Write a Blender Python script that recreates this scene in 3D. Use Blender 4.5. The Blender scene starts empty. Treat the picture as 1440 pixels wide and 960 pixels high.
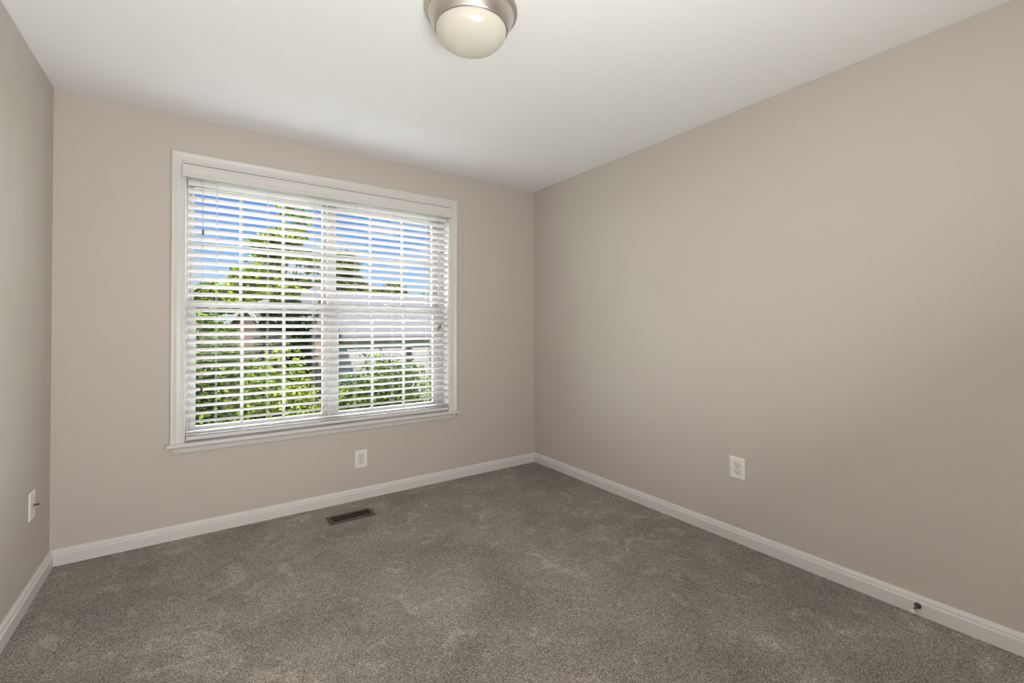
import bpy, bmesh, math, random
import numpy as np
from mathutils import Vector, Matrix

# ------------------------------------------------------------------ camera, world, lights, exposure
C = bpy.context.scene
W, H = 3.102, 2.44            # room width, ceiling height (metres); window wall is the plane y = 0
REAR = -4.1

cam = bpy.data.cameras.new('camera')
cam.sensor_width = 36.0
cam.lens = 15.846
cam.shift_x = -0.00567
cam.shift_y = -0.01857
cam.clip_start = 0.02
cam.clip_end = 400
co = bpy.data.objects.new('camera', cam)
C.collection.objects.link(co)
yaw, pitch, roll = 0.6169, 0.0103, -0.001
f = Vector((math.sin(yaw)*math.cos(pitch), math.cos(yaw)*math.cos(pitch), math.sin(pitch)))
r = Vector((math.cos(yaw), -math.sin(yaw), 0.0))
u = r.cross(f)
r2 = r*math.cos(roll) + u*math.sin(roll)
u2 = -r*math.sin(roll) + u*math.cos(roll)
M = Matrix((r2, u2, -f)).transposed().to_4x4()
M.translation = Vector((0.6104, -3.2522, 1.2112))
co.matrix_world = M
C.camera = co

C.view_settings.view_transform = 'Standard'
C.view_settings.look = 'None'
C.view_settings.gamma = 1.0
C.view_settings.use_curve_mapping = False
C.view_settings.exposure = 0.06

SUN_POWER = 13.0
SKY_LOW, SKY_HIGH = 1.0, 4.0
SKY_FILL_POWER = 33.0
FLASH_FILL_POWER = 62.0
LAMP_GLOW = 0.04

w = bpy.data.worlds.new('sky')
C.world = w
w.use_nodes = True
N, L = w.node_tree.nodes, w.node_tree.links
N.clear()
tc = N.new('ShaderNodeTexCoord')
sep = N.new('ShaderNodeSeparateXYZ'); L.new(tc.outputs['Generated'], sep.inputs[0])
grad = N.new('ShaderNodeValToRGB'); L.new(sep.outputs['Z'], grad.inputs[0])
e = grad.color_ramp.elements
e[0].position = 0.0; e[0].color = (0.62, 0.80, 0.95, 1)
e[1].position = 0.32; e[1].color = (0.10, 0.29, 0.78, 1)
m_ = e.new(0.10); m_.color = (0.42, 0.66, 0.93, 1)
m_ = e.new(0.20); m_.color = (0.16, 0.38, 0.86, 1)
mp = N.new('ShaderNodeMapping'); mp.inputs['Scale'].default_value = (2.2, 2.2, 6.0)
mp.inputs['Location'].default_value = (1.7, 0.4, 0.2)
L.new(tc.outputs['Generated'], mp.inputs[0])
cn = N.new('ShaderNodeTexNoise'); cn.inputs['Scale'].default_value = 2.3; cn.inputs['Detail'].default_value = 9
cn.inputs['Roughness'].default_value = 0.62
L.new(mp.outputs[0], cn.inputs['Vector'])
cr = N.new('ShaderNodeValToRGB'); L.new(cn.outputs['Fac'], cr.inputs[0])
cr.color_ramp.elements[0].position = 0.49; cr.color_ramp.elements[1].position = 0.66
mx = N.new('ShaderNodeMix'); mx.data_type = 'RGBA'
L.new(cr.outputs[0], mx.inputs['Factor']); L.new(grad.outputs[0], mx.inputs['A'])
mx.inputs['B'].default_value = (0.88, 0.90, 0.95, 1)
# sky above the visible part is boosted to add light to the room
st = N.new('ShaderNodeMapRange'); L.new(sep.outputs['Z'], st.inputs['Value'])
st.inputs['From Min'].default_value = 0.36; st.inputs['From Max'].default_value = 0.75
st.inputs['To Min'].default_value = SKY_LOW; st.inputs['To Max'].default_value = SKY_HIGH
bg = N.new('ShaderNodeBackground'); L.new(mx.outputs['Result'], bg.inputs[0]); L.new(st.outputs[0], bg.inputs[1])
wo = N.new('ShaderNodeOutputWorld'); L.new(bg.outputs[0], wo.inputs[0])

sun = bpy.data.lights.new('sun', 'SUN'); sun.energy = SUN_POWER; sun.angle = 0.01; sun.color = (1.0, 0.95, 0.86)
so = bpy.data.objects.new('sun', sun); C.collection.objects.link(so)
so.rotation_euler = Vector((0.45, 0.62, -0.90)).to_track_quat('-Z', 'Y').to_euler()

glow = bpy.data.lights.new('added_sky_fill', 'SUN'); glow.energy = SKY_FILL_POWER; glow.angle = math.radians(130); glow.color = (1.0, 0.985, 0.96)  # added wide sun lamp, pushes extra daylight through the window into the room
go = bpy.data.objects.new('added_sky_fill', glow); C.collection.objects.link(go)
go.rotation_euler = Vector((0.0, -1.0, -0.25)).to_track_quat('-Z', 'Y').to_euler()

def area(name, loc, direction, sx, sy, power, color=(1, 1, 1)):
    l = bpy.data.lights.new(name, 'AREA'); l.shape = 'RECTANGLE'; l.size = sx; l.size_y = sy
    l.energy = power; l.color = color
    o = bpy.data.objects.new(name, l); C.collection.objects.link(o)
    o.location = loc; o.rotation_euler = Vector(direction).to_track_quat('-Z', 'Y').to_euler()
    return o
area('flash_fill', (1.0, -3.62, 0.80), (-0.42, 0.85, 0.9), 1.3, 1.0, FLASH_FILL_POWER, (1.0, 0.98, 0.95))  # added fill lamp behind the camera, standing in for a bounced flash

# ------------------------------------------------------------------ helpers
def obj(name, bm, mat, parent=None, smooth=False, loc=None, bevel=0.0, seg=2):
    me = bpy.data.meshes.new(name)
    if bevel > 0:
        bmesh.ops.bevel(bm, geom=[e for e in bm.edges if e.calc_length() > bevel*2.2], offset=bevel,
                        segments=seg, profile=0.5, affect='EDGES', clamp_overlap=True)
    bmesh.ops.recalc_face_normals(bm, faces=bm.faces[:])
    bm.to_mesh(me); bm.free()
    if smooth:
        for p in me.polygons: p.use_smooth = True
    me.materials.append(mat)
    o = bpy.data.objects.new(name, me)
    C.collection.objects.link(o)
    if loc: o.location = loc
    if parent: o.parent = parent
    return o

def box(bm, x0, x1, y0, y1, z0, z1, mat4=None):
    vs = [bm.verts.new((x, y, z)) for x in (x0, x1) for y in (y0, y1) for z in (z0, z1)]
    if mat4 is not None:
        for v in vs: v.co = mat4 @ v.co
    for q in ((0, 1, 3, 2), (4, 6, 7, 5), (0, 4, 5, 1), (2, 3, 7, 6), (0, 2, 6, 4), (1, 5, 7, 3)):
        bm.faces.new([vs[i] for i in q])
    return vs

def boxes(*bs):
    bm = bmesh.new()
    for b in bs: box(bm, *b)
    return bm

def tube(bm, pts, rad, n=8, caps=True):
    pts = [Vector(p) for p in pts]
    rr = rad if isinstance(rad, (list, tuple)) else [rad]*len(pts)
    rings = []
    for i, p in enumerate(pts):
        t = (pts[min(i+1, len(pts)-1)] - pts[max(i-1, 0)]).normalized()
        a = t.orthogonal().normalized() if i == 0 else (a - t*a.dot(t)).normalized()
        b = t.cross(a)
        rings.append([bm.verts.new(p + (a*math.cos(k*2*math.pi/n) + b*math.sin(k*2*math.pi/n))*rr[i]) for k in range(n)])
    for r0, r1 in zip(rings, rings[1:]):
        for k in range(n):
            bm.faces.new((r0[k], r0[(k+1) % n], r1[(k+1) % n], r1[k]))
    if caps:
        bm.faces.new(rings[0]); bm.faces.new(rings[-1])

def lathe(bm, prof, n=64, axis='z', close=False):
    rings = []
    for rad, h in prof:
        if rad < 1e-6:
            rings.append([bm.verts.new((0, 0, h))])
        else:
            rings.append([bm.verts.new((rad*math.cos(k*2*math.pi/n), rad*math.sin(k*2*math.pi/n), h)) for k in range(n)])
    for a, b in zip(rings, rings[1:]):
        for k in range(n):
            k2 = (k+1) % n
            if len(a) == 1 and len(b) == 1: continue
            if len(a) == 1: bm.faces.new((a[0], b[k], b[k2]))
            elif len(b) == 1: bm.faces.new((a[k], a[k2], b[0]))
            else: bm.faces.new((a[k], a[k2], b[k2], b[k]))
    return bm

def sweep(bm, frames, prof):
    """frames: list of functions (a,b)->Vector giving the profile point at each station"""
    rings = [[bm.verts.new(fr(a, b)) for a, b in prof] for fr in frames]
    n = len(prof)
    for r0, r1 in zip(rings, rings[1:]):
        for k in range(n):
            bm.faces.new((r0[k], r0[(k+1) % n], r1[(k+1) % n], r1[k]))
    bm.faces.new(rings[0]); bm.faces.new(rings[-1])

def empty(name, loc=(0, 0, 0), rz=0.0):
    o = bpy.data.objects.new(name, None); C.collection.objects.link(o)
    o.location = loc; o.rotation_euler = (0, 0, rz); o.empty_display_size = 0.05
    return o

def tag(o, label=None, cat=None, group=None, kind=None):
    if label: o['label'] = label
    if cat: o['category'] = cat
    if group: o['group'] = group
    if kind: o['kind'] = kind
    return o

def mat(name, color, rough=0.5, metal=0.0, spec=0.5, noise=None, bump=None, emit=None, trans=0.0):
    """noise=(scale, second colour); bump=(scale, strength, distance)"""
    m = bpy.data.materials.new(name); m.use_nodes = True
    nt = m.node_tree; b = nt.nodes['Principled BSDF']
    b.inputs['Base Color'].default_value = (*color, 1)
    b.inputs['Roughness'].default_value = rough
    b.inputs['Metallic'].default_value = metal
    b.inputs['Specular IOR Level'].default_value = spec
    t = nt.nodes.new('ShaderNodeTexCoord')
    if noise:
        n = nt.nodes.new('ShaderNodeTexNoise'); n.inputs['Scale'].default_value = noise[0]; n.inputs['Detail'].default_value = 5
        nt.links.new(t.outputs['Object'], n.inputs['Vector'])
        mxx = nt.nodes.new('ShaderNodeMix'); mxx.data_type = 'RGBA'
        mxx.inputs['A'].default_value = (*color, 1); mxx.inputs['B'].default_value = (*noise[1], 1)
        nt.links.new(n.outputs['Fac'], mxx.inputs['Factor']); nt.links.new(mxx.outputs['Result'], b.inputs['Base Color'])
    if bump:
        n = nt.nodes.new('ShaderNodeTexNoise'); n.inputs['Scale'].default_value = bump[0]; n.inputs['Detail'].default_value = 3
        nt.links.new(t.outputs['Object'], n.inputs['Vector'])
        bb = nt.nodes.new('ShaderNodeBump'); bb.inputs['Strength'].default_value = bump[1]; bb.inputs['Distance'].default_value = bump[2]
        nt.links.new(n.outputs['Fac'], bb.inputs['Height']); nt.links.new(bb.outputs[0], b.inputs['Normal'])
    if emit:
        b.inputs['Emission Color'].default_value = (*emit[0], 1); b.inputs['Emission Strength'].default_value = emit[1]
    return m

# ------------------------------------------------------------------ materials
M_WALL = mat('greige_wall_paint', (0.560, 0.513, 0.467), 0.62, spec=0.35, noise=(1.5, (0.570, 0.523, 0.477)), bump=(260, 0.10, 0.0006))
M_CEIL = mat('white_ceiling_paint', (0.86, 0.87, 0.875), 0.8, spec=0.2, noise=(2, (0.85, 0.86, 0.867)), bump=(200, 0.08, 0.0006))
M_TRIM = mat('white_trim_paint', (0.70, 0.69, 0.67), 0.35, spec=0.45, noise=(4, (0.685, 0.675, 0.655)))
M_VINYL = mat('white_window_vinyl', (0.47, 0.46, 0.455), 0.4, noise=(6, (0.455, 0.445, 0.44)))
M_SLAT = mat('white_blind_slat', (0.68, 0.66, 0.645), 0.42, spec=0.25, noise=(9, (0.665, 0.645, 0.63)))
M_CORD = mat('white_cord', (0.70, 0.69, 0.67), 0.8, noise=(300, (0.5, 0.49, 0.47)))
M_WOOD = mat('brown_wood_tassel', (0.33, 0.19, 0.10), 0.45, noise=(60, (0.22, 0.12, 0.06)))
M_DARKT = mat('dark_tassel', (0.02, 0.019, 0.018), 0.4, noise=(60, (0.03, 0.028, 0.026)))
M_GREYT = mat('grey_tassel', (0.25, 0.25, 0.25), 0.35, noise=(60, (0.2, 0.2, 0.2)))
M_PLATE = mat('white_plate_plastic', (0.84, 0.81, 0.77), 0.3, noise=(20, (0.83, 0.80, 0.76)))
M_SOCK = mat('white_socket_plastic', (0.80, 0.77, 0.73), 0.35, noise=(20, (0.79, 0.76, 0.72)))
M_SLOT = mat('dark_slot', (0.03, 0.027, 0.024), 0.7, noise=(50, (0.04, 0.035, 0.03)))
M_SCREW = mat('steel_screw', (0.5, 0.48, 0.45), 0.35, metal=1.0, noise=(90, (0.4, 0.39, 0.37)))
M_BROWN = mat('brown_register_metal', (0.085, 0.062, 0.046), 0.5, metal=0.3, noise=(40, (0.11, 0.085, 0.062)))
M_PIT = mat('dark_duct', (0.006, 0.005, 0.005), 0.9, noise=(10, (0.01, 0.009, 0.008)))
M_BRASS = mat('dark_bronze_metal', (0.10, 0.075, 0.055), 0.4, metal=0.7, noise=(80, (0.15, 0.12, 0.09)))
M_RUB = mat('white_rubber', (0.72, 0.70, 0.66), 0.7, noise=(60, (0.68, 0.66, 0.62)))
M_GLOBE = mat('cream_frosted_glass', (0.60, 0.585, 0.51), 0.22, spec=0.6, noise=(3, (0.59, 0.575, 0.50)), emit=((0.95, 0.88, 0.68), LAMP_GLOW))

def nickel():
    m = mat('brushed_nickel', (0.62, 0.58, 0.54), 0.32, metal=1.0)
    nt = m.node_tree; b = nt.nodes['Principled BSDF']
    t = nt.nodes.new('ShaderNodeTexCoord'); mpn = nt.nodes.new('ShaderNodeMapping'); mpn.inputs['Scale'].default_value = (30, 30, 900)
    n = nt.nodes.new('ShaderNodeTexNoise'); n.inputs['Scale'].default_value = 2
    nt.links.new(t.outputs['Object'], mpn.inputs[0]); nt.links.new(mpn.outputs[0], n.inputs['Vector'])
    mr = nt.nodes.new('ShaderNodeMapRange'); mr.inputs['To Min'].default_value = 0.24; mr.inputs['To Max'].default_value = 0.42
    nt.links.new(n.outputs['Fac'], mr.inputs['Value']); nt.links.new(mr.outputs[0], b.inputs['Roughness'])
    return m
M_NICK = nickel()

def carpet():
    m = bpy.data.materials.new('taupe_carpet'); m.use_nodes = True
    nt = m.node_tree; b = nt.nodes['Principled BSDF']; n_, l_ = nt.nodes, nt.links
    t = n_.new('ShaderNodeTexCoord')
    def nz(scale, det, rough=0.5, dist=0.0):
        n = n_.new('ShaderNodeTexNoise'); n.inputs['Scale'].default_value = scale; n.inputs['Detail'].default_value = det
        n.inputs['Roughness'].default_value = rough; n.inputs['Distortion'].default_value = dist
        l_.new(t.outputs['Object'], n.inputs['Vector']); return n
    tuft, blot, foot = nz(150, 4, 0.8), nz(2.6, 4, 0.6, 0.4), nz(5.5, 4, 0.6, 1.2)
    vo = n_.new('ShaderNodeTexVoronoi'); vo.inputs['Scale'].default_value = 330; l_.new(t.outputs['Object'], vo.inputs['Vector'])
    sp = n_.new('ShaderNodeSeparateColor'); l_.new(vo.outputs['Color'], sp.inputs[0])
    hf = n_.new('ShaderNodeMix'); hf.inputs['Factor'].default_value = 0.42
    l_.new(tuft.outputs['Fac'], hf.inputs['A']); l_.new(sp.outputs[0], hf.inputs['B'])
    r1 = n_.new('ShaderNodeValToRGB'); l_.new(hf.outputs['Result'], r1.inputs[0])
    r1.color_ramp.elements[0].position = 0.26; r1.color_ramp.elements[0].color = (0.095, 0.080, 0.066, 1)
    r1.color_ramp.elements[1].position = 0.74; r1.color_ramp.elements[1].color = (0.50, 0.455, 0.41, 1)
    mm = r1.color_ramp.elements.new(0.5); mm.color = (0.265, 0.236, 0.208, 1)
    r2_ = n_.new('ShaderNodeValToRGB'); l_.new(blot.outputs['Fac'], r2_.inputs[0])
    r2_.color_ramp.elements[0].position = 0.35; r2_.color_ramp.elements[0].color = (0.80, 0.80, 0.80, 1)
    r2_.color_ramp.elements[1].position = 0.65; r2_.color_ramp.elements[1].color = (1.13, 1.13, 1.13, 1)
    r3 = n_.new('ShaderNodeValToRGB'); l_.new(foot.outputs['Fac'], r3.inputs[0])
    r3.color_ramp.elements[0].position = 0.56; r3.color_ramp.elements[0].color = (1, 1, 1, 1)
    r3.color_ramp.elements[1].position = 0.66; r3.color_ramp.elements[1].color = (1.33, 1.33, 1.32, 1)
    def mul(a, b_):
        q = n_.new('ShaderNodeMix'); q.data_type = 'RGBA'; q.blend_type = 'MULTIPLY'; q.inputs['Factor'].default_value = 1
        l_.new(a, q.inputs['A']); l_.new(b_, q.inputs['B']); return q.outputs['Result']
    l_.new(mul(mul(r1.outputs[0], r2_.outputs[0]), r3.outputs[0]), b.inputs['Base Color'])
    b.inputs['Roughness'].default_value = 1.0; b.inputs['Specular IOR Level'].default_value = 0.1
    b.inputs['Sheen Weight'].default_value = 0.15
    bp = n_.new('ShaderNodeBump'); bp.inputs['Strength'].default_value = 0.7; bp.inputs['Distance'].default_value = 0.004
    l_.new(hf.outputs['Result'], bp.inputs['Height']); l_.new(bp.outputs[0], b.inputs['Normal'])
    return m
M_CARPET = carpet()

def glass():
    m = bpy.data.materials.new('window_glass'); m.use_nodes = True
    nt = m.node_tree; nt.nodes.remove(nt.nodes['Principled BSDF']); out = nt.nodes['Material Output']
    tr = nt.nodes.new('ShaderNodeBsdfTransparent'); tr.inputs[0].default_value = (0.93, 0.95, 0.95, 1)
    gl = nt.nodes.new('ShaderNodeBsdfGlossy'); gl.inputs['Roughness'].default_value = 0.02
    fr = nt.nodes.new('ShaderNodeFresnel'); fr.inputs[0].default_value = 1.45
    mxs = nt.nodes.new('ShaderNodeMixShader')
    ar = nt.nodes.new('ShaderNodeMath'); ar.operation = 'MULTIPLY'; ar.inputs[1].default_value = 0.2
    nt.links.new(fr.outputs[0], ar.inputs[0]); nt.links.new(ar.outputs[0], mxs.inputs[0]); nt.links.new(tr.outputs[0], mxs.inputs[1]); nt.links.new(gl.outputs[0], mxs.inputs[2])
    nt.links.new(mxs.outputs[0], out.inputs[0])
    return m
M_GLASS = glass()

def siding(name, c, pitch=0.12):
    m = mat(name, c, 0.8, spec=0.1, noise=(3, tuple(x*0.93 for x in c)))
    nt = m.node_tree; b = nt.nodes['Principled BSDF']
    t = nt.nodes.new('ShaderNodeTexCoord'); wv = nt.nodes.new('ShaderNodeTexWave'); wv.bands_direction = 'Z'; wv.wave_profile = 'SAW'
    wv.inputs['Scale'].default_value = 1.0/pitch/3.1
    nt.links.new(t.outputs['Object'], wv.inputs['Vector'])
    bp = nt.nodes.new('ShaderNodeBump'); bp.inputs['Strength'].default_value = 0.6; bp.inputs['Distance'].default_value = 0.015
    nt.links.new(wv.outputs['Fac'], bp.inputs['Height']); nt.links.new(bp.outputs[0], b.inputs['Normal'])
    return m
M_SIDE_W = siding('white_siding', (0.33, 0.31, 0.30))
M_SIDE_P = siding('peach_siding', (0.24, 0.17, 0.13))
M_SIDE_B = siding('brown_siding', (0.10, 0.068, 0.052))
M_SHING = mat('grey_shingles', (0.105, 0.098, 0.10), 0.9, spec=0.05, noise=(5, (0.08, 0.075, 0.078)), bump=(30, 0.5, 0.02))
M_FASC = mat('tan_gutter_paint', (0.22, 0.15, 0.11), 0.5, noise=(5, (0.20, 0.135, 0.10)))
M_EXTW = mat('white_exterior_paint', (0.20, 0.185, 0.175), 0.7, noise=(5, (0.18, 0.17, 0.16)))
M_DARKW = mat('dark_house_window', (0.02, 0.022, 0.025), 0.15, noise=(3, (0.03, 0.03, 0.035)))
M_BARK = mat('tree_bark', (0.09, 0.065, 0.045), 0.9, noise=(14, (0.05, 0.036, 0.026)), bump=(22, 0.8, 0.03))
M_BOUNCE = mat('pale_bounce_slab', (0.52, 0.50, 0.47), 0.9, noise=(3, (0.46, 0.44, 0.42)), bump=(60, 0.3, 0.004))  # pale surface of the added slab that bounces daylight upward
M_LAWN = mat('lawn_grass', (0.07, 0.12, 0.025), 0.9, noise=(2.5, (0.11, 0.16, 0.04)), bump=(40, 0.7, 0.03))

def leafmat(name, cols):
    m = bpy.data.materials.new(name); m.use_nodes = True
    nt = m.node_tree; b = nt.nodes['Principled BSDF']; out = nt.nodes['Material Output']
    g = nt.nodes.new('ShaderNodeNewGeometry'); rp = nt.nodes.new('ShaderNodeValToRGB')
    nt.links.new(g.outputs['Random Per Island'], rp.inputs[0])
    el = rp.color_ramp.elements; el[0].color = (*cols[0], 1); el[1].color = (*cols[-1], 1)
    for i, c in enumerate(cols[1:-1]):
        q = el.new((i+1)/(len(cols)-1)); q.color = (*c, 1)
    nt.links.new(rp.outputs[0], b.inputs['Base Color']); b.inputs['Roughness'].default_value = 0.9
    b.inputs['Specular IOR Level'].default_value = 0.04
    t = nt.nodes.new('ShaderNodeBsdfTranslucent'); nt.links.new(rp.outputs[0], t.inputs[0])
    mxs = nt.nodes.new('ShaderNodeMixShader'); mxs.inputs[0].default_value = 0.12
    nt.links.new(b.outputs[0], mxs.inputs[1]); nt.links.new(t.outputs[0], mxs.inputs[2]); nt.links.new(mxs.outputs[0], out.inputs[0])
    return m
L_MID = leafmat('mid_green_leaves', [(0.010, 0.022, 0.006), (0.055, 0.095, 0.014), (0.17, 0.22, 0.03)])
L_YEL = leafmat('yellow_green_leaves', [(0.03, 0.055, 0.010), (0.14, 0.19, 0.016), (0.32, 0.35, 0.035)])
L_DARK = leafmat('dark_evergreen_leaves', [(0.004, 0.010, 0.004), (0.009, 0.020, 0.006), (0.020, 0.038, 0.010)])
L_OLIVE = leafmat('olive_green_leaves', [(0.015, 0.025, 0.006), (0.08, 0.115, 0.015), (0.18, 0.21, 0.03)])

# ------------------------------------------------------------------ room shell
T = 0.15
tag(obj('floor', boxes((-T, W+T, REAR-T, 0.16, -0.12, 0.0)), M_CARPET), kind='structure')
tag(obj('ceiling', boxes((-T, W+T, REAR-T, 0.16, H, H+0.25)), M_CEIL), kind='structure')
tag(obj('wall_left', boxes((-T, 0, REAR-T, 0.16, 0, H)), M_WALL), kind='structure')
tag(obj('wall_right', boxes((W, W+T, REAR-T, 0.16, 0, H)), M_WALL), kind='structure')
tag(obj('wall_rear', boxes((0, W, REAR-T, REAR, 0, H)), M_WALL), kind='structure')
OX0, OX1, OZ0, OZ1 = 0.546, 2.244, 0.528, 2.165      # window opening
tag(obj('wall_window', boxes((0, OX0, 0, 0.16, 0, H), (OX1, W, 0, 0.16, 0, H), (OX0, OX1, 0, 0.16, 0, OZ0), (OX0, OX1, 0, 0.16, OZ1, H)), M_WALL), kind='structure')

# baseboards: profile (out from wall, height)
BP = [(0, 0), (0.018, 0), (0.018, 0.052), (0.0155, 0.056), (0.0125, 0.058), (0.0125, 0.064), (0.010, 0.070), (0.006, 0.0755), (0.004, 0.079), (0, 0.079)]
bm = bmesh.new(); sweep(bm, [lambda a, b: Vector((a, REAR, b)), lambda a, b: Vector((a, -a, b))], BP)
tag(obj('baseboard_left', bm, M_TRIM), kind='structure')
bm = bmesh.new(); sweep(bm, [lambda a, b: Vector((a, -a, b)), lambda a, b: Vector((W-a, -a, b))], BP)
tag(obj('baseboard_window', bm, M_TRIM), kind='structure')
bm = bmesh.new(); sweep(bm, [lambda a, b: Vector((W-a, -a, b)), lambda a, b: Vector((W-a, REAR, b))], BP)
tag(obj('baseboard_right', bm, M_TRIM), kind='structure')

# ------------------------------------------------------------------ window
win = tag(empty('window_1', (1.395, 0.1, OZ0)), kind='structure')
WI = Matrix.Translation(-Vector(win.location))
def wobj(name, bm, m, **k):
    o = obj(name, bm, m, win, **k)
    o.matrix_parent_inverse = WI
    return o

# casing, mitred, profile (distance from opening edge, out from wall)
CP = [(0.0, 0.0), (0.0, 0.008), (0.004, 0.010), (0.012, 0.010), (0.016, 0.013), (0.036, 0.0145), (0.044, 0.018), (0.050, 0.0205), (0.060, 0.0205), (0.064, 0.017), (0.064, 0.0)]
bm = bmesh.new()
sweep(bm, [lambda a, b: Vector((OX0-a, -b, 0.545)), lambda a, b: Vector((OX0-a, -b, OZ1+a)),
           lambda a, b: Vector((OX1+a, -b, OZ1+a)), lambda a, b: Vector((OX1+a, -b, 0.545))], CP)
wobj('casing', bm, M_TRIM)
# stool and apron
wobj('sill', boxes((0.466, 2.323, -0.050, 0.0, 0.528, 0.545), (OX0, OX1, 0.0, 0.10, 0.5282, 0.545)), M_TRIM, bevel=0.004, seg=3)
bm = bmesh.new()
AP = [(0, 0.528), (0.020, 0.528), (0.020, 0.520), (0.015, 0.512), (0.014, 0.497), (0.011, 0.487), (0.006, 0.482), (0, 0.482)]
ax = lambda z: (0.528-z)*0.42
sweep(bm, [lambda a, b: Vector((0.486+ax(b), -a, b)), lambda a, b: Vector((2.301-ax(b), -a, b))], AP)
wobj('apron', bm, M_TRIM)
# jamb lining of the opening
wobj('jamb', boxes((OX0, OX0+0.003, 0.0, 0.092, 0.545, OZ1), (OX1-0.003, OX1, 0.0, 0.092, 0.545, OZ1), (OX0+0.003, OX1-0.003, 0.0, 0.092, OZ1-0.003, OZ1)), M_TRIM)
# vinyl frame
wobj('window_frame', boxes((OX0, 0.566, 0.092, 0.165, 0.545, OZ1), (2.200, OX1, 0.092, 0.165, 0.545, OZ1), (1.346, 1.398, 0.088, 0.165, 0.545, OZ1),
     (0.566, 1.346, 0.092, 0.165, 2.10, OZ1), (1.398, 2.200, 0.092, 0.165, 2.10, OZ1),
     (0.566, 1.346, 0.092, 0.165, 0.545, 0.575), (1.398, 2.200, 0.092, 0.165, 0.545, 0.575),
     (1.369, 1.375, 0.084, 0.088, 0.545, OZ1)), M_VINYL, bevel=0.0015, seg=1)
def sash(x0, x1, g0, g1, z0, z1, h0, h1, y):
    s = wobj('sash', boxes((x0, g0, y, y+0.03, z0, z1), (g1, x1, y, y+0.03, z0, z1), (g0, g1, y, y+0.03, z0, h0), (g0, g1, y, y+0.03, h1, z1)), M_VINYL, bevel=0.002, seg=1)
    def sub(n, bmx, m):
        o = obj(n, bmx, m); o.parent = s   # the sash mesh is in world coordinates already
        return o
    sub('glass', boxes((g0, g1, y+0.016, y+0.019, h0, h1)), M_GLASS)
    mw = 0.009
    gx = [g0 + (g1-g0)*k/3 for k in (1, 2)]; gz = (h0+h1)/2
    bs = [(x-mw, x+mw, y+0.009, y+0.0155, h0, h1) for x in gx]
    xs = [g0] + gx + [g1]
    for i in range(3):
        bs.append((xs[i]+(mw if i else 0), xs[i+1]-(mw if i < 2 else 0), y+0.009, y+0.0155, gz-mw, gz+mw))
    sub('muntin_grid', boxes(*bs), M_VINYL)
    return s
for (x0, x1, g0, g1) in ((0.566, 1.346, 0.600, 1.318), (1.398, 2.200, 1.427, 2.152)):
    sash(x0, x1, g0, g1, 0.575, 1.375, 0.614, 1.338, 0.098)
    sash(x0, x1, g0-0.012, g1+0.004, 1.335, 2.10, 1.378, 2.068, 0.131)
    xm = (g0+g1)/2
    b2 = bmesh.new(); box(b2, xm-0.03, xm+0.03, 0.100, 0.126, 1.375, 1.384); box(b2, xm-0.008, xm+0.03, 0.094, 0.106, 1.384, 1.390)
    wobj('latch', b2, M_VINYL, bevel=0.002)

# ------------------------------------------------------------------ venetian blind
blind = tag(empty('venetian_blind', (1.395, 0.025, 2.09)), 'white faux-wood venetian blind with open slats hanging in the big window', 'blind')
BI = Matrix.Translation(-Vector((1.395, 0.025, 2.09)))
def bpart(name, bm, m, **k):
    o = obj(name, bm, m, blind, **k); o.matrix_parent_inverse = BI; return o
SX0, SX1, SWID, STILT, PITCH = 0.558, 2.236, 0.044, math.radians(27), 0.0470
# valance
VP = [(0.0, 2.080), (0.0, 2.153), (0.006, 2.153), (0.010, 2.149), (0.010, 2.142), (0.007, 2.137), (0.007, 2.102), (0.010, 2.096), (0.013, 2.090), (0.013, 2.082), (0.011, 2.080)]
bm = bmesh.new()
sweep(bm, [lambda a, b: Vector((0.536-a*0.55, -0.0205, b)), lambda a, b: Vector((0.536-a*0.55, -0.036-a, b)),
           lambda a, b: Vector((2.248+a*0.55, -0.036-a, b)), lambda a, b: Vector((2.248+a*0.55, -0.0205, b))], VP)
bpart('valance', bm, M_TRIM)
bpart('headrail', boxes((SX0-0.003, SX1+0.002, 0.002, 0.052, 2.092, 2.135)), M_SLAT, bevel=0.002)
# one slat with a very slight crown, then copies
def slat_mesh():
    bm = bmesh.new(); n = 6; th = 0.0028; prof = []
    for k in range(n+1):
        s = -SWID/2 + SWID*k/n; c = 0.0008*(1-(2*s/SWID)**2); prof.append((s, c + th/2))
    for k in range(n, -1, -1):
        s = -SWID/2 + SWID*k/n; c = 0.0008*(1-(2*s/SWID)**2); prof.append((s, c - th/2))
    sweep(bm, [lambda a, b: Vector((SX0, a, b)), lambda a, b: Vector((SX1, a, b))], prof)
    return bm
s0 = None
for i in range(31):
    zc = 2.056 - i*PITCH + SWID/2*math.sin(STILT)
    if s0 is None:
        s0 = obj('slat', slat_mesh(), M_SLAT, blind); s = s0
    else:
        s = s0.copy(); C.collection.objects.link(s); s.parent = blind
    s.location = (0 - 1.395, 0.025 - 0.025, zc - 2.09)
    jit = random.Random(i).uniform(-0.012, 0.012)
    s.rotation_euler = (-STILT + jit, 0, 0)
for zc, t in ((0.600, -0.10), (0.588, -0.04)):
    s = s0.copy(); C.collection.objects.link(s); s.parent = blind
    s.location = (-1.395, 0.0, zc - 2.09); s.rotation_euler = (t, 0, 0)
bm = bmesh.new()
sweep(bm, [lambda a, b: Vector((SX0, a, b)), lambda a, b: Vector((SX1, a, b))],
      [(0.001, 0.556), (0.003, 0.553), (0.047, 0.553), (0.049, 0.556), (0.049, 0.572), (0.046, 0.575), (0.004, 0.575), (0.001, 0.572)])
bpart('bottom_rail', bm, M_SLAT)
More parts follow.
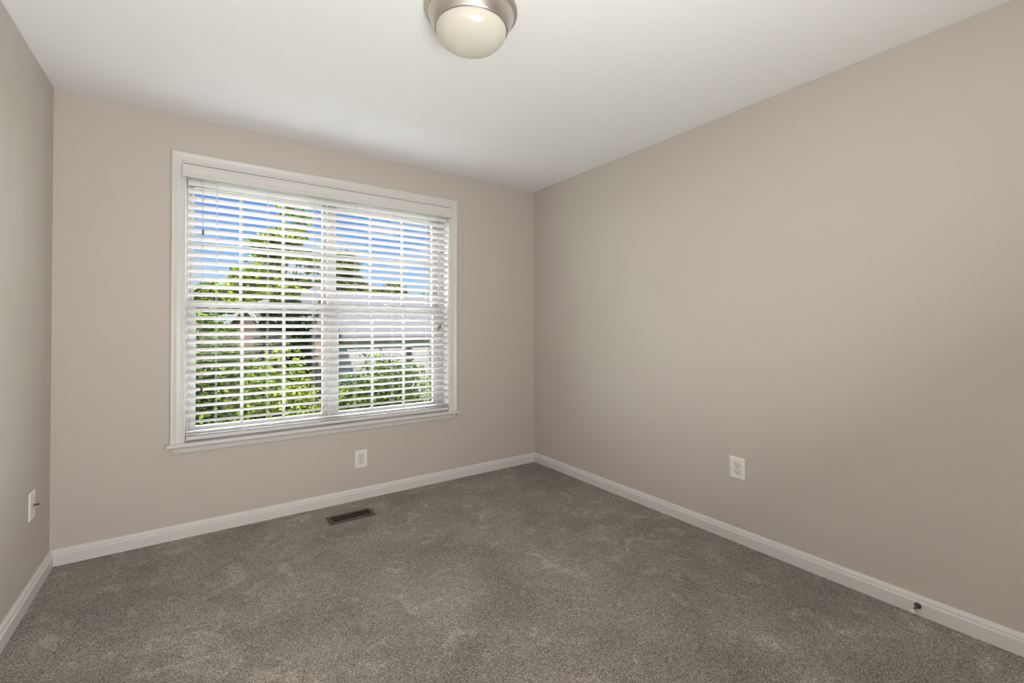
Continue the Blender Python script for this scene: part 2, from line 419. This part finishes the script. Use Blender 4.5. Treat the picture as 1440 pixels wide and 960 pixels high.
for x in (0.700, 0.973, 1.246, 1.520, 1.793, 2.066):
    bm = bmesh.new()
    for y in (0.0033, 0.0480):
        tube(bm, [(x-0.004, y, 2.10), (x-0.004, y, 0.57)], 0.0005, 5)
        tube(bm, [(x+0.004, y, 2.10), (x+0.004, y, 0.57)], 0.0005, 5)
    tube(bm, [(x, 0.0015, 2.10), (x, 0.0005, 0.60), (x, 0.0005, 0.56)], 0.0006, 5)
    bpart('ladder_cord', bm, M_CORD)
def tassel(bm, x, y, z, h=0.036, r_=0.0065):
    prof = [(0.0015, h/2), (0.004, h/2-0.004), (0.005, h/4), (r_, -h/2+0.006), (r_*0.9, -h/2), (0, -h/2)]
    q = bmesh.new(); lathe(q, [(0, h/2)] + prof, 12)
    for v in q.verts: v.co += Vector((x, y, z))
    me = bpy.data.meshes.new('t'); q.to_mesh(me); q.free(); bm.from_mesh(me); bpy.data.meshes.remove(me)
for x, z, m_t, nm in ((0.632, 1.775, M_GREYT, 'grey tassel on a short tilt cord'), (0.6285, 0.847, M_DARKT, 'dark tassel on the long tilt cord')):
    bm = bmesh.new(); tube(bm, [(x, -0.003, 2.10), (x, -0.008, 2.0), (x, -0.008, z+0.015)], 0.0009, 6)
    c_ = bpart('tilt_cord', bm, M_CORD)
    bm = bmesh.new(); tassel(bm, x, -0.008, z, 0.038)
    tt = obj('tassel', bm, m_t, c_, smooth=True); tt['label'] = nm
for x, z in ((2.146, 1.205), (2.162, 1.222)):
    bm = bmesh.new(); tube(bm, [(2.154, -0.003, 2.10), (2.154, -0.008, 2.0), (2.154, -0.008, 1.30), (x, -0.010, z+0.015)], 0.0009, 6)
    c_ = bpart('lift_cord', bm, M_CORD)
    bm = bmesh.new(); tassel(bm, x, -0.010, z, 0.042, 0.0075)
    tt = obj('tassel', bm, M_WOOD, c_, smooth=True); tt['label'] = 'brown wooden tassel'

# ------------------------------------------------------------------ ceiling light
lamp = tag(empty('ceiling_light', (1.47, -1.73, H)), 'round flush ceiling light with brushed nickel pan and cream glass dome', 'ceiling light')
PAN = [(0.0, 0.0), (0.178, 0.0), (0.1795, -0.004), (0.1795, -0.012), (0.176, -0.017), (0.170, -0.019), (0.166, -0.022), (0.163, -0.030),
       (0.158, -0.044), (0.151, -0.060), (0.144, -0.073), (0.1405, -0.079), (0.1375, -0.080), (0.1372, -0.066), (0.0, -0.062)]
bm = lathe(bmesh.new(), PAN, 96)
obj('pan', bm, M_NICK, lamp, smooth=True)
dome = [(0.1362, -0.068)]
for k in range(0, 19):
    a = math.radians(90*k/18)
    dome.append((0.1362*math.cos(a), -0.077 - 0.078*math.sin(a)))
dome[-1] = (0.0, dome[-1][1])
obj('glass_dome', lathe(bmesh.new(), dome, 96), M_GLOBE, lamp, smooth=True)

# ------------------------------------------------------------------ outlets
def rot_to_wall(bm, wall):
    """local: x right, z up, y = -out of wall (towards the room)"""
    if wall == 'right':   # faces -X
        R_ = Matrix.Rotation(math.radians(-90), 4, 'Z')
    elif wall == 'left':  # faces +X
        R_ = Matrix.Rotation(math.radians(90), 4, 'Z')
    else:
        R_ = Matrix.Identity(4)
    bmesh.ops.transform(bm, matrix=R_, verts=bm.verts)
    return bm
def plate_bm(w_, h_):
    bm = bmesh.new()
    prof = [(0.0, 0.0), (0.0, 0.002), (0.003, 0.0045), (0.006, 0.0055)]
    rings = []
    for ins, out in prof:
        x, z = w_/2-ins, h_/2-ins
        rings.append([bm.verts.new(p) for p in ((-x, -out, -z), (x, -out, -z), (x, -out, z), (-x, -out, z))])
    for a, b in zip(rings, rings[1:]):
        for k in range(4): bm.faces.new((a[k], a[(k+1) % 4], b[(k+1) % 4], b[k]))
    bm.faces.new(rings[-1]); bm.faces.new(rings[0])
    return bm
def recept_bm(dz):
    bm = bmesh.new(); n = 28; out = 0.0080; rr = 0.0172
    pts = []
    for k in range(n):
        a = 2*math.pi*k/n
        pts.append((rr*math.cos(a), max(-0.0143, min(0.0143, rr*math.sin(a)))+dz))
    lo = [bm.verts.new((x, -0.004, z)) for x, z in pts]; hi = [bm.verts.new((x, -out, z)) for x, z in pts]
    for k in range(n): bm.faces.new((lo[k], lo[(k+1) % n], hi[(k+1) % n], hi[k]))
    bm.faces.new(hi); bm.faces.new(lo)
    return bm
def slots_bm(dz):
    bm = bmesh.new()
    # narrow dark gap where the receptacle passes through the plate
    n = 28; R1, R0 = 0.0186, 0.0172
    ri = [bm.verts.new((R0*math.cos(2*math.pi*k/n), -0.0059, max(-0.0143, min(0.0143, R0*math.sin(2*math.pi*k/n)))+dz)) for k in range(n)]
    ro = [bm.verts.new((R1*math.cos(2*math.pi*k/n), -0.0059, max(-0.0153, min(0.0153, R1*math.sin(2*math.pi*k/n)))+dz)) for k in range(n)]
    for k in range(n): bm.faces.new((ri[k], ri[(k+1) % n], ro[(k+1) % n], ro[k]))
    box(bm, -0.0078, -0.0052, -0.0084, -0.006, dz-0.001, dz+0.0085)
    box(bm, 0.0052, 0.0074, -0.0084, -0.006, dz-0.0002, dz+0.0075)
    q = lathe(bmesh.new(), [(0, 0), (0.0033, 0), (0.0033, 0.0024), (0, 0.0024)], 14)
    bmesh.ops.transform(q, matrix=Matrix.Translation((0, -0.006, dz-0.0075)) @ Matrix.Rotation(math.radians(90), 4, 'X'), verts=q.verts)
    me = bpy.data.meshes.new('t'); q.to_mesh(me); q.free(); bm.from_mesh(me); bpy.data.meshes.remove(me)
    return bm
def disc_bm(rad, y0, y1, z=0.0, n=16):
    q = lathe(bmesh.new(), [(0, 0), (rad, 0), (rad, y1-y0), (0, y1-y0)], n)
    bmesh.ops.transform(q, matrix=Matrix.Translation((0, -y0, z)) @ Matrix.Rotation(math.radians(90), 4, 'X'), verts=q.verts)
    return q
def outlet(loc, wall, label, w_=0.086, h_=0.123):
    t = tag(empty('wall_outlet', loc), label, 'outlet')
    obj('cover_plate', rot_to_wall(plate_bm(w_, h_), wall), M_PLATE, t)
    for dz in (0.0195, -0.0195):
        rc = obj('receptacle', rot_to_wall(recept_bm(dz), wall), M_SOCK, t)
        obj('slots', rot_to_wall(slots_bm(dz), wall), M_SLOT, rc)
    obj('screw', rot_to_wall(disc_bm(0.0030, 0.0050, 0.0066), wall), M_SCREW, t)
    return t
outlet((1.5550, 0.0, 0.2810), 'window', 'white duplex outlet on the window wall above the floor vent')
outlet((W, -1.8850, 0.4135), 'right', 'white duplex outlet on the long bare right wall', 0.090, 0.122)
cx = tag(empty('cable_jack', (0.0, -0.3135, 0.409)), 'white cable jack plate with protruding connector on the left wall', 'wall jack')
obj('cover_plate', rot_to_wall(plate_bm(0.084, 0.124), 'left'), M_PLATE, cx)
obj('nut', rot_to_wall(disc_bm(0.0075, 0.0050, 0.0085, 0.0, 6), 'left'), M_SCREW, cx)
obj('connector', rot_to_wall(disc_bm(0.0042, 0.0085, 0.026, 0.0, 14), 'left'), M_BRASS, cx)
bm = rot_to_wall(disc_bm(0.0028, 0.005, 0.0065, 0.048, 10), 'left'); obj('screw', bm, M_PLATE, cx)
bm = rot_to_wall(disc_bm(0.0028, 0.005, 0.0065, -0.048, 10), 'left'); obj('screw', bm, M_PLATE, cx)

# ------------------------------------------------------------------ floor register
vent = tag(empty('floor_vent', (1.4165, -0.2700, 0.0)), 'brown metal floor vent with slotted grille set in the carpet', 'floor vent')
VX, VY = 0.1415, 0.0645
bm = bmesh.new()
ix, iy, h1, h2 = VX-0.024, VY-0.024, 0.002, 0.007
def ring(x, y, z): return [bm.verts.new(p) for p in ((-x, -y, z), (x, -y, z), (x, y, z), (-x, y, z))]
rs = [ring(VX, VY, 0.0), ring(VX, VY, h1), ring(VX-0.008, VY-0.008, h2), ring(ix, iy, h2), ring(ix, iy, 0.0)]
for a, b in zip(rs, rs[1:]+rs[:1]):
    for k in range(4): bm.faces.new((a[k], a[(k+1) % 4], b[(k+1) % 4], b[k]))
obj('frame', bm, M_BROWN, vent)
obj('duct_opening', boxes((-ix, ix, -iy, iy, 0.0003, 0.0012)), M_PIT, vent)
bm = bmesh.new(); nn = 17
for k in range(nn):
    x = -ix + 2*ix*(k+0.5)/nn
    box(bm, -0.0007, 0.0007, -iy, iy, -0.0024, 0.0024, Matrix.Translation((x, 0, 0.0042)) @ Matrix.Rotation(math.radians(25), 4, 'Y'))
box(bm, -ix, ix, -0.0012, 0.0012, 0.0016, 0.0030)
obj('grille', bm, M_BROWN, vent)
obj('damper_lever', boxes((ix-0.016, ix-0.010, 0.010, 0.018, 0.0066, 0.011)), M_BROWN, vent)

# ------------------------------------------------------------------ door stop
ds = tag(empty('door_stop', (W-0.018, -2.669, 0.040)), 'small bronze door stop with white rubber tip on the right baseboard', 'door stop')
def along(prof, n=20):
    q = lathe(bmesh.new(), prof, n)
    bmesh.ops.transform(q, matrix=Matrix.Rotation(math.radians(-90), 4, 'Y') @ Matrix.Rotation(0, 4, 'Z'), verts=q.verts)
    return q
obj('base', along([(0, -0.001), (0.0125, -0.001), (0.0125, 0.003), (0.011, 0.006), (0.006, 0.010), (0.0052, 0.012), (0, 0.012)]), M_BRASS, ds, smooth=True)
obj('rod', along([(0, 0.010), (0.0050, 0.010), (0.0046, 0.028), (0.0050, 0.056), (0.0068, 0.061), (0, 0.061)]), M_BRASS, ds, smooth=True)
obj('rubber_tip', along([(0, 0.061), (0.0085, 0.061), (0.0090, 0.068), (0.0080, 0.074), (0.005, 0.077), (0, 0.077)]), M_RUB, ds, smooth=True)

# ------------------------------------------------------------------ outdoors
G = -2.9
tag(obj('ground', boxes((-30, 60, 0.4, 90, G-0.2, G)), M_LAWN), kind='structure')
tag(obj('added_bounce_slab', boxes((-6, 9, 0.4, 3.8, G, G+0.06)), M_BOUNCE), kind='structure')  # unseen pale slab, added to reflect daylight up through the blind

def foliage(name, blobs, n, size, m, parent, seed=0, fill=0.55):
    """blobs: (x,y,z,rx,ry,rz); leaves are bent diamonds scattered through the outer shell of each blob"""
    rng = np.random.default_rng(seed)
    vol = np.array([(b[3]*b[4]*b[5])**(2/3) for b in blobs]); cnt = np.maximum(1, (n*vol/vol.sum()).astype(int))
    P = []
    for b, c in zip(blobs, cnt):
        d = rng.normal(size=(c, 3)); d /= np.linalg.norm(d, axis=1)[:, None]
        rad = (fill + (1-fill)*rng.random(c)**0.6) * (1 + 0.10*np.sin(d[:, 0]*7+b[0]) * np.cos(d[:, 2]*9+b[2]) + 0.09*rng.normal(size=c))
        P.append(d*rad[:, None]*np.array(b[3:6]) + np.array(b[:3]))
    P = np.concatenate(P); k = len(P)
    a = rng.normal(size=(k, 3)); a[:, 2] *= 0.55; a /= np.linalg.norm(a, axis=1)[:, None]
    up = rng.normal(size=(k, 3)) + np.array((0, -0.5, 1.1)); b_ = np.cross(a, up); b_ /= np.linalg.norm(b_, axis=1)[:, None]
    nrm = np.cross(a, b_); s = size*(0.65 + 0.7*rng.random(k))[:, None]
    V = np.stack([P - a*s*0.5, P + b_*s*0.3 + nrm*s*0.08, P + a*s*0.5, P - b_*s*0.3 + nrm*s*0.08], 1).reshape(-1, 3)
    me = bpy.data.meshes.new(name); me.vertices.add(4*k); me.vertices.foreach_set('co', V.astype(np.float32).ravel())
    me.loops.add(4*k); me.loops.foreach_set('vertex_index', np.arange(4*k, dtype=np.int32))
    me.polygons.add(k); me.polygons.foreach_set('loop_start', np.arange(0, 4*k, 4, dtype=np.int32))
    me.update(calc_edges=True); me.validate()
    me.materials.append(m)
    o = bpy.data.objects.new(name, me); C.collection.objects.link(o); o.parent = parent
    return o

def tree(kind, label, cat, x, y, blobs, n, size, m, seed, trunk_r=0.12, branches=True, fill=0.55):
    """blobs relative to (x, y, ground)"""
    t = tag(empty(kind, (x, y, G)), label, cat)
    foliage('foliage', blobs, n, size, m, t, seed, fill)
    bm = bmesh.new(); top = max(b[2] for b in blobs)
    tube(bm, [(0, 0, -0.05), (0.02, 0.03, top*0.35), (-0.03, 0.02, top*0.7), (0.02, 0, top)], [trunk_r*1.3, trunk_r, trunk_r*0.7, trunk_r*0.25], 10)
    if branches:
        for b in blobs[:14]:
            st_ = Vector((0, 0, min(b[2]*0.75, top*0.8)))
            tube(bm, [st_, (st_+Vector(b[:3]))*0.5 + Vector((0, 0, 0.05)), b[:3]], [trunk_r*0.45, trunk_r*0.3, trunk_r*0.08], 6)
    obj('trunk', bm, M_BARK, t)
    return t

rg = random.Random(5)
def crown(cx_, cz, rx, rz, ry=None, k=10, lump=0.5, seed=1):
    q = random.Random(seed); out = []; ry = ry or rx
    for _ in range(k):
        while True:
            a, b, c = q.uniform(-1, 1), q.uniform(-1, 1), q.uniform(-1, 1)
            if a*a+b*b+c*c < 1: break
        s = q.uniform(0.75, 1.15)*lump
        out.append((cx_+a*rx*(1-lump*0.6), b*ry*(1-lump*0.6), cz+c*rz*(1-lump*0.6), rx*s, ry*s, rz*s))
    return out

# A: tall shrubby tree close to the house at the left edge of the view
tree('leafy_tree', 'dense mid green tree at the left, closest to the window', 'tree', 0.32, 5.3, crown(0.0, 2.94, 1.05, 1.50, 0.9, 22, 0.48, 11), 26000, 0.085, L_MID, 1, 0.10)
# B: bright bush below the gable
tree('bright_shrub', 'bright yellow green shrub low in the middle of the window', 'shrub', 2.0, 7.3, crown(0, 1.80, 1.0, 1.75, 0.8, 24, 0.48, 12), 20000, 0.085, L_YEL, 2, 0.06)
# C: dark evergreen
ev = [(0, 0, z, 1.02*(1-z/9.0)+0.08, 0.85*(1-z/9.0)+0.08, 0.62) for z in (1.75, 2.35, 2.95, 3.55, 4.2)]
tree('evergreen_tree', 'dark evergreen tree standing between the two houses', 'tree', 2.38, 9.4, ev, 11000, 0.11, L_DARK, 3, 0.14, False)
# F: large yellow green tree behind
tree('tall_tree', 'tall yellow green tree with a thinning top against the blue sky', 'tree', 3.7, 22, crown(0, 6.0, 2.45, 1.7, 1.9, 14, 0.45, 13) + crown(0.5, 7.9, 1.6, 1.3, 1.2, 6, 0.35, 14), 15000, 0.24, L_YEL, 4, 0.2)
tree('lacy_tree', 'sparse leafy tree behind the tall tree, reaching highest into the sky', 'tree', 5.3, 30, crown(0, 9.87, 3.5, 2.6, 1.9, 16, 0.26, 15), 4200, 0.23, L_YEL, 5, 0.16, True, 0.2)
# G: darker tree seen in the right hand sash
tree('dark_tree', 'olive green tree behind the long grey roof', 'tree', 8.4, 25.5, crown(0.1, 6.9, 2.6, 1.95, 1.6, 16, 0.40, 16), 12000, 0.22, L_OLIVE, 6, 0.2)
# H: far trees
tree('far_tree', 'small far tree with gaps of pale sky at the right', 'tree', 14.3, 32.5, crown(0, 6.2, 2.7, 1.5, 1.8, 12, 0.36, 17), 6500, 0.27, L_OLIVE, 7, 0.18)
tree('far_tree', 'low hazy tree just right of the olive green tree', 'tree', 10.9, 30, crown(0, 5.8, 2.0, 1.0, 1.6, 9, 0.36, 18), 5000, 0.24, L_OLIVE, 8, 0.18)
# I: yellow tree at far left
tree('yellow_tree', 'yellow green treetop at far left above the nearest tree', 'tree', 0.9, 18, crown(0, 5.15, 1.5, 0.9, 1.1, 10, 0.42, 19), 7000, 0.18, L_YEL, 9, 0.14)
# J: bush in the right sash
tree('round_bush', 'rounded green bush in front of the house with the long roof', 'bush', 4.45, 8.5, crown(0.05, 1.95, 1.32, 1.70, 0.9, 30, 0.46, 20), 26000, 0.085, L_MID, 10, 0.06)

# houses ------------------------------------------------------------
def prism(bm, pts, y0, y1):
    a = [bm.verts.new((x, y0, z)) for x, z in pts]; b = [bm.verts.new((x, y1, z)) for x, z in pts]
    bm.faces.new(a); bm.faces.new(b)
    for k in range(len(pts)): bm.faces.new((a[k], a[(k+1) % len(pts)], b[(k+1) % len(pts)], b[k]))

def gable_house(kind, label, loc, rz, hw, drop, wall_h, length, side_m, trim_m, over=0.22):
    """ridge runs along local +y from the origin; origin is on the ground under the near ridge end"""
    t = tag(empty(kind, (loc[0], loc[1], G), rz), label, 'house')
    ze = wall_h
    bm = bmesh.new(); prism(bm, [(-hw, 0), (hw, 0), (hw, ze), (0, ze+drop), (-hw, ze)], 0, length)
    obj('wall', bm, side_m, t)
    s = drop/hw; th = 0.14
    bm = bmesh.new()
    for sg in (-1, 1):
        prism(bm, [(0, ze+drop+0.02), (sg*(hw+over), ze-s*over+0.02), (sg*(hw+over), ze-s*over+0.02+th), (0, ze+drop+0.02+th)], -over*0.7, length+over)
    obj('roof', bm, M_SHING, t)
    bm = bmesh.new()
    for sg in (-1, 1):
        prism(bm, [(0, ze+drop+0.01), (sg*(hw+over), ze-s*over+0.01), (sg*(hw+over), ze-s*over+0.14), (0, ze+drop+0.14)], -over*0.7-0.05, -over*0.7-0.001)
    obj('rake_trim', bm, trim_m, t)
    return t
gable_house('gabled_house', 'small brown gabled house with grey roof behind the shrubs', (1.75, 11.6, 0), math.radians(-48), 0.90, 0.78, 3.83, 1.7, M_SIDE_B, M_EXTW, 0.12)

hs = tag(empty('long_house', (8.6, 15, G)), 'pale house with a long grey roof and a peach gable at its left', 'house')
def hp(name, bm, m):
    bmesh.ops.translate(bm, vec=Vector((-8.6, -15, -G)), verts=bm.verts)
    return obj(name, bm, m, hs)
hp('wall', boxes((4.9, 14.0, 15.12, 23.0, G, 0.80)), M_SIDE_W)
bm = bmesh.new()
def slab(pts, th):
    a = [bm.verts.new(p) for p in pts]; b = [bm.verts.new((p[0], p[1], p[2]+th)) for p in pts]
    bm.faces.new(a); bm.faces.new(b)
    for k in range(4): bm.faces.new((a[k], a[(k+1) % 4], b[(k+1) % 4], b[k]))
slab([(4.7, 15.0, 0.74), (14.3, 15.0, 0.74), (14.3, 19.2, 2.72), (4.7, 19.2, 2.72)], 0.10)
slab([(4.7, 19.2, 2.72), (14.3, 19.2, 2.72), (14.3, 23.4, 0.74), (4.7, 23.4, 0.74)], 0.10)
hp('roof', bm, M_SHING)
hp('gutter', boxes((4.7, 14.3, 14.90, 15.0, 0.66, 0.80)), M_FASC)
bm = bmesh.new(); box(bm, 8.74, 8.94, 14.6, 14.8, G, 0.72)
hp('porch_column', bm, M_EXTW)
bm = bmesh.new()
a = [(3.76, 14.0, G), (4.80, 14.0, G), (4.80, 14.0, 0.92), (4.28, 14.0, 2.60), (3.76, 14.0, 0.92)]
b1 = [bm.verts.new(p) for p in a]; b2 = [bm.verts.new((p[0], 15.11 if p[0] > 4.7 else 18.0, p[2])) for p in a]
bm.faces.new(b1); bm.faces.new(b2)
for k in range(5): bm.faces.new((b1[k], b1[(k+1) % 5], b2[(k+1) % 5], b2[k]))
hp('gable_wing', bm, M_SIDE_P)
bm = bmesh.new()
for sg in (-1, 1):
    slab([(4.28, 13.85, 2.62), (4.28+sg*0.64, 13.85, 0.62), (4.28+sg*0.64, 15.0 if sg > 0 else 18.0, 0.62), (4.28, 15.0 if sg > 0 else 18.0, 2.62)], 0.16)
hp('wing_roof', bm, M_SHING)
for x in (7.92,):
    f_ = hp('window_frame', boxes((x-0.16, x+0.16, 15.06, 15.13, -0.35, 0.42)), M_EXTW)
    bm = boxes((x-0.11, x+0.11, 15.04, 15.065, -0.30, 0.37)); bmesh.ops.translate(bm, vec=Vector((-8.6, -15, -G)), verts=bm.verts)
    obj('pane', bm, M_DARKW, f_)
gable_house('far_house', 'dark roofed house far off at the right edge of the view', (13.2, 26.0, 0), math.radians(-20), 2.6, 1.3, 3.9, 3.0, M_SIDE_B, M_FASC)
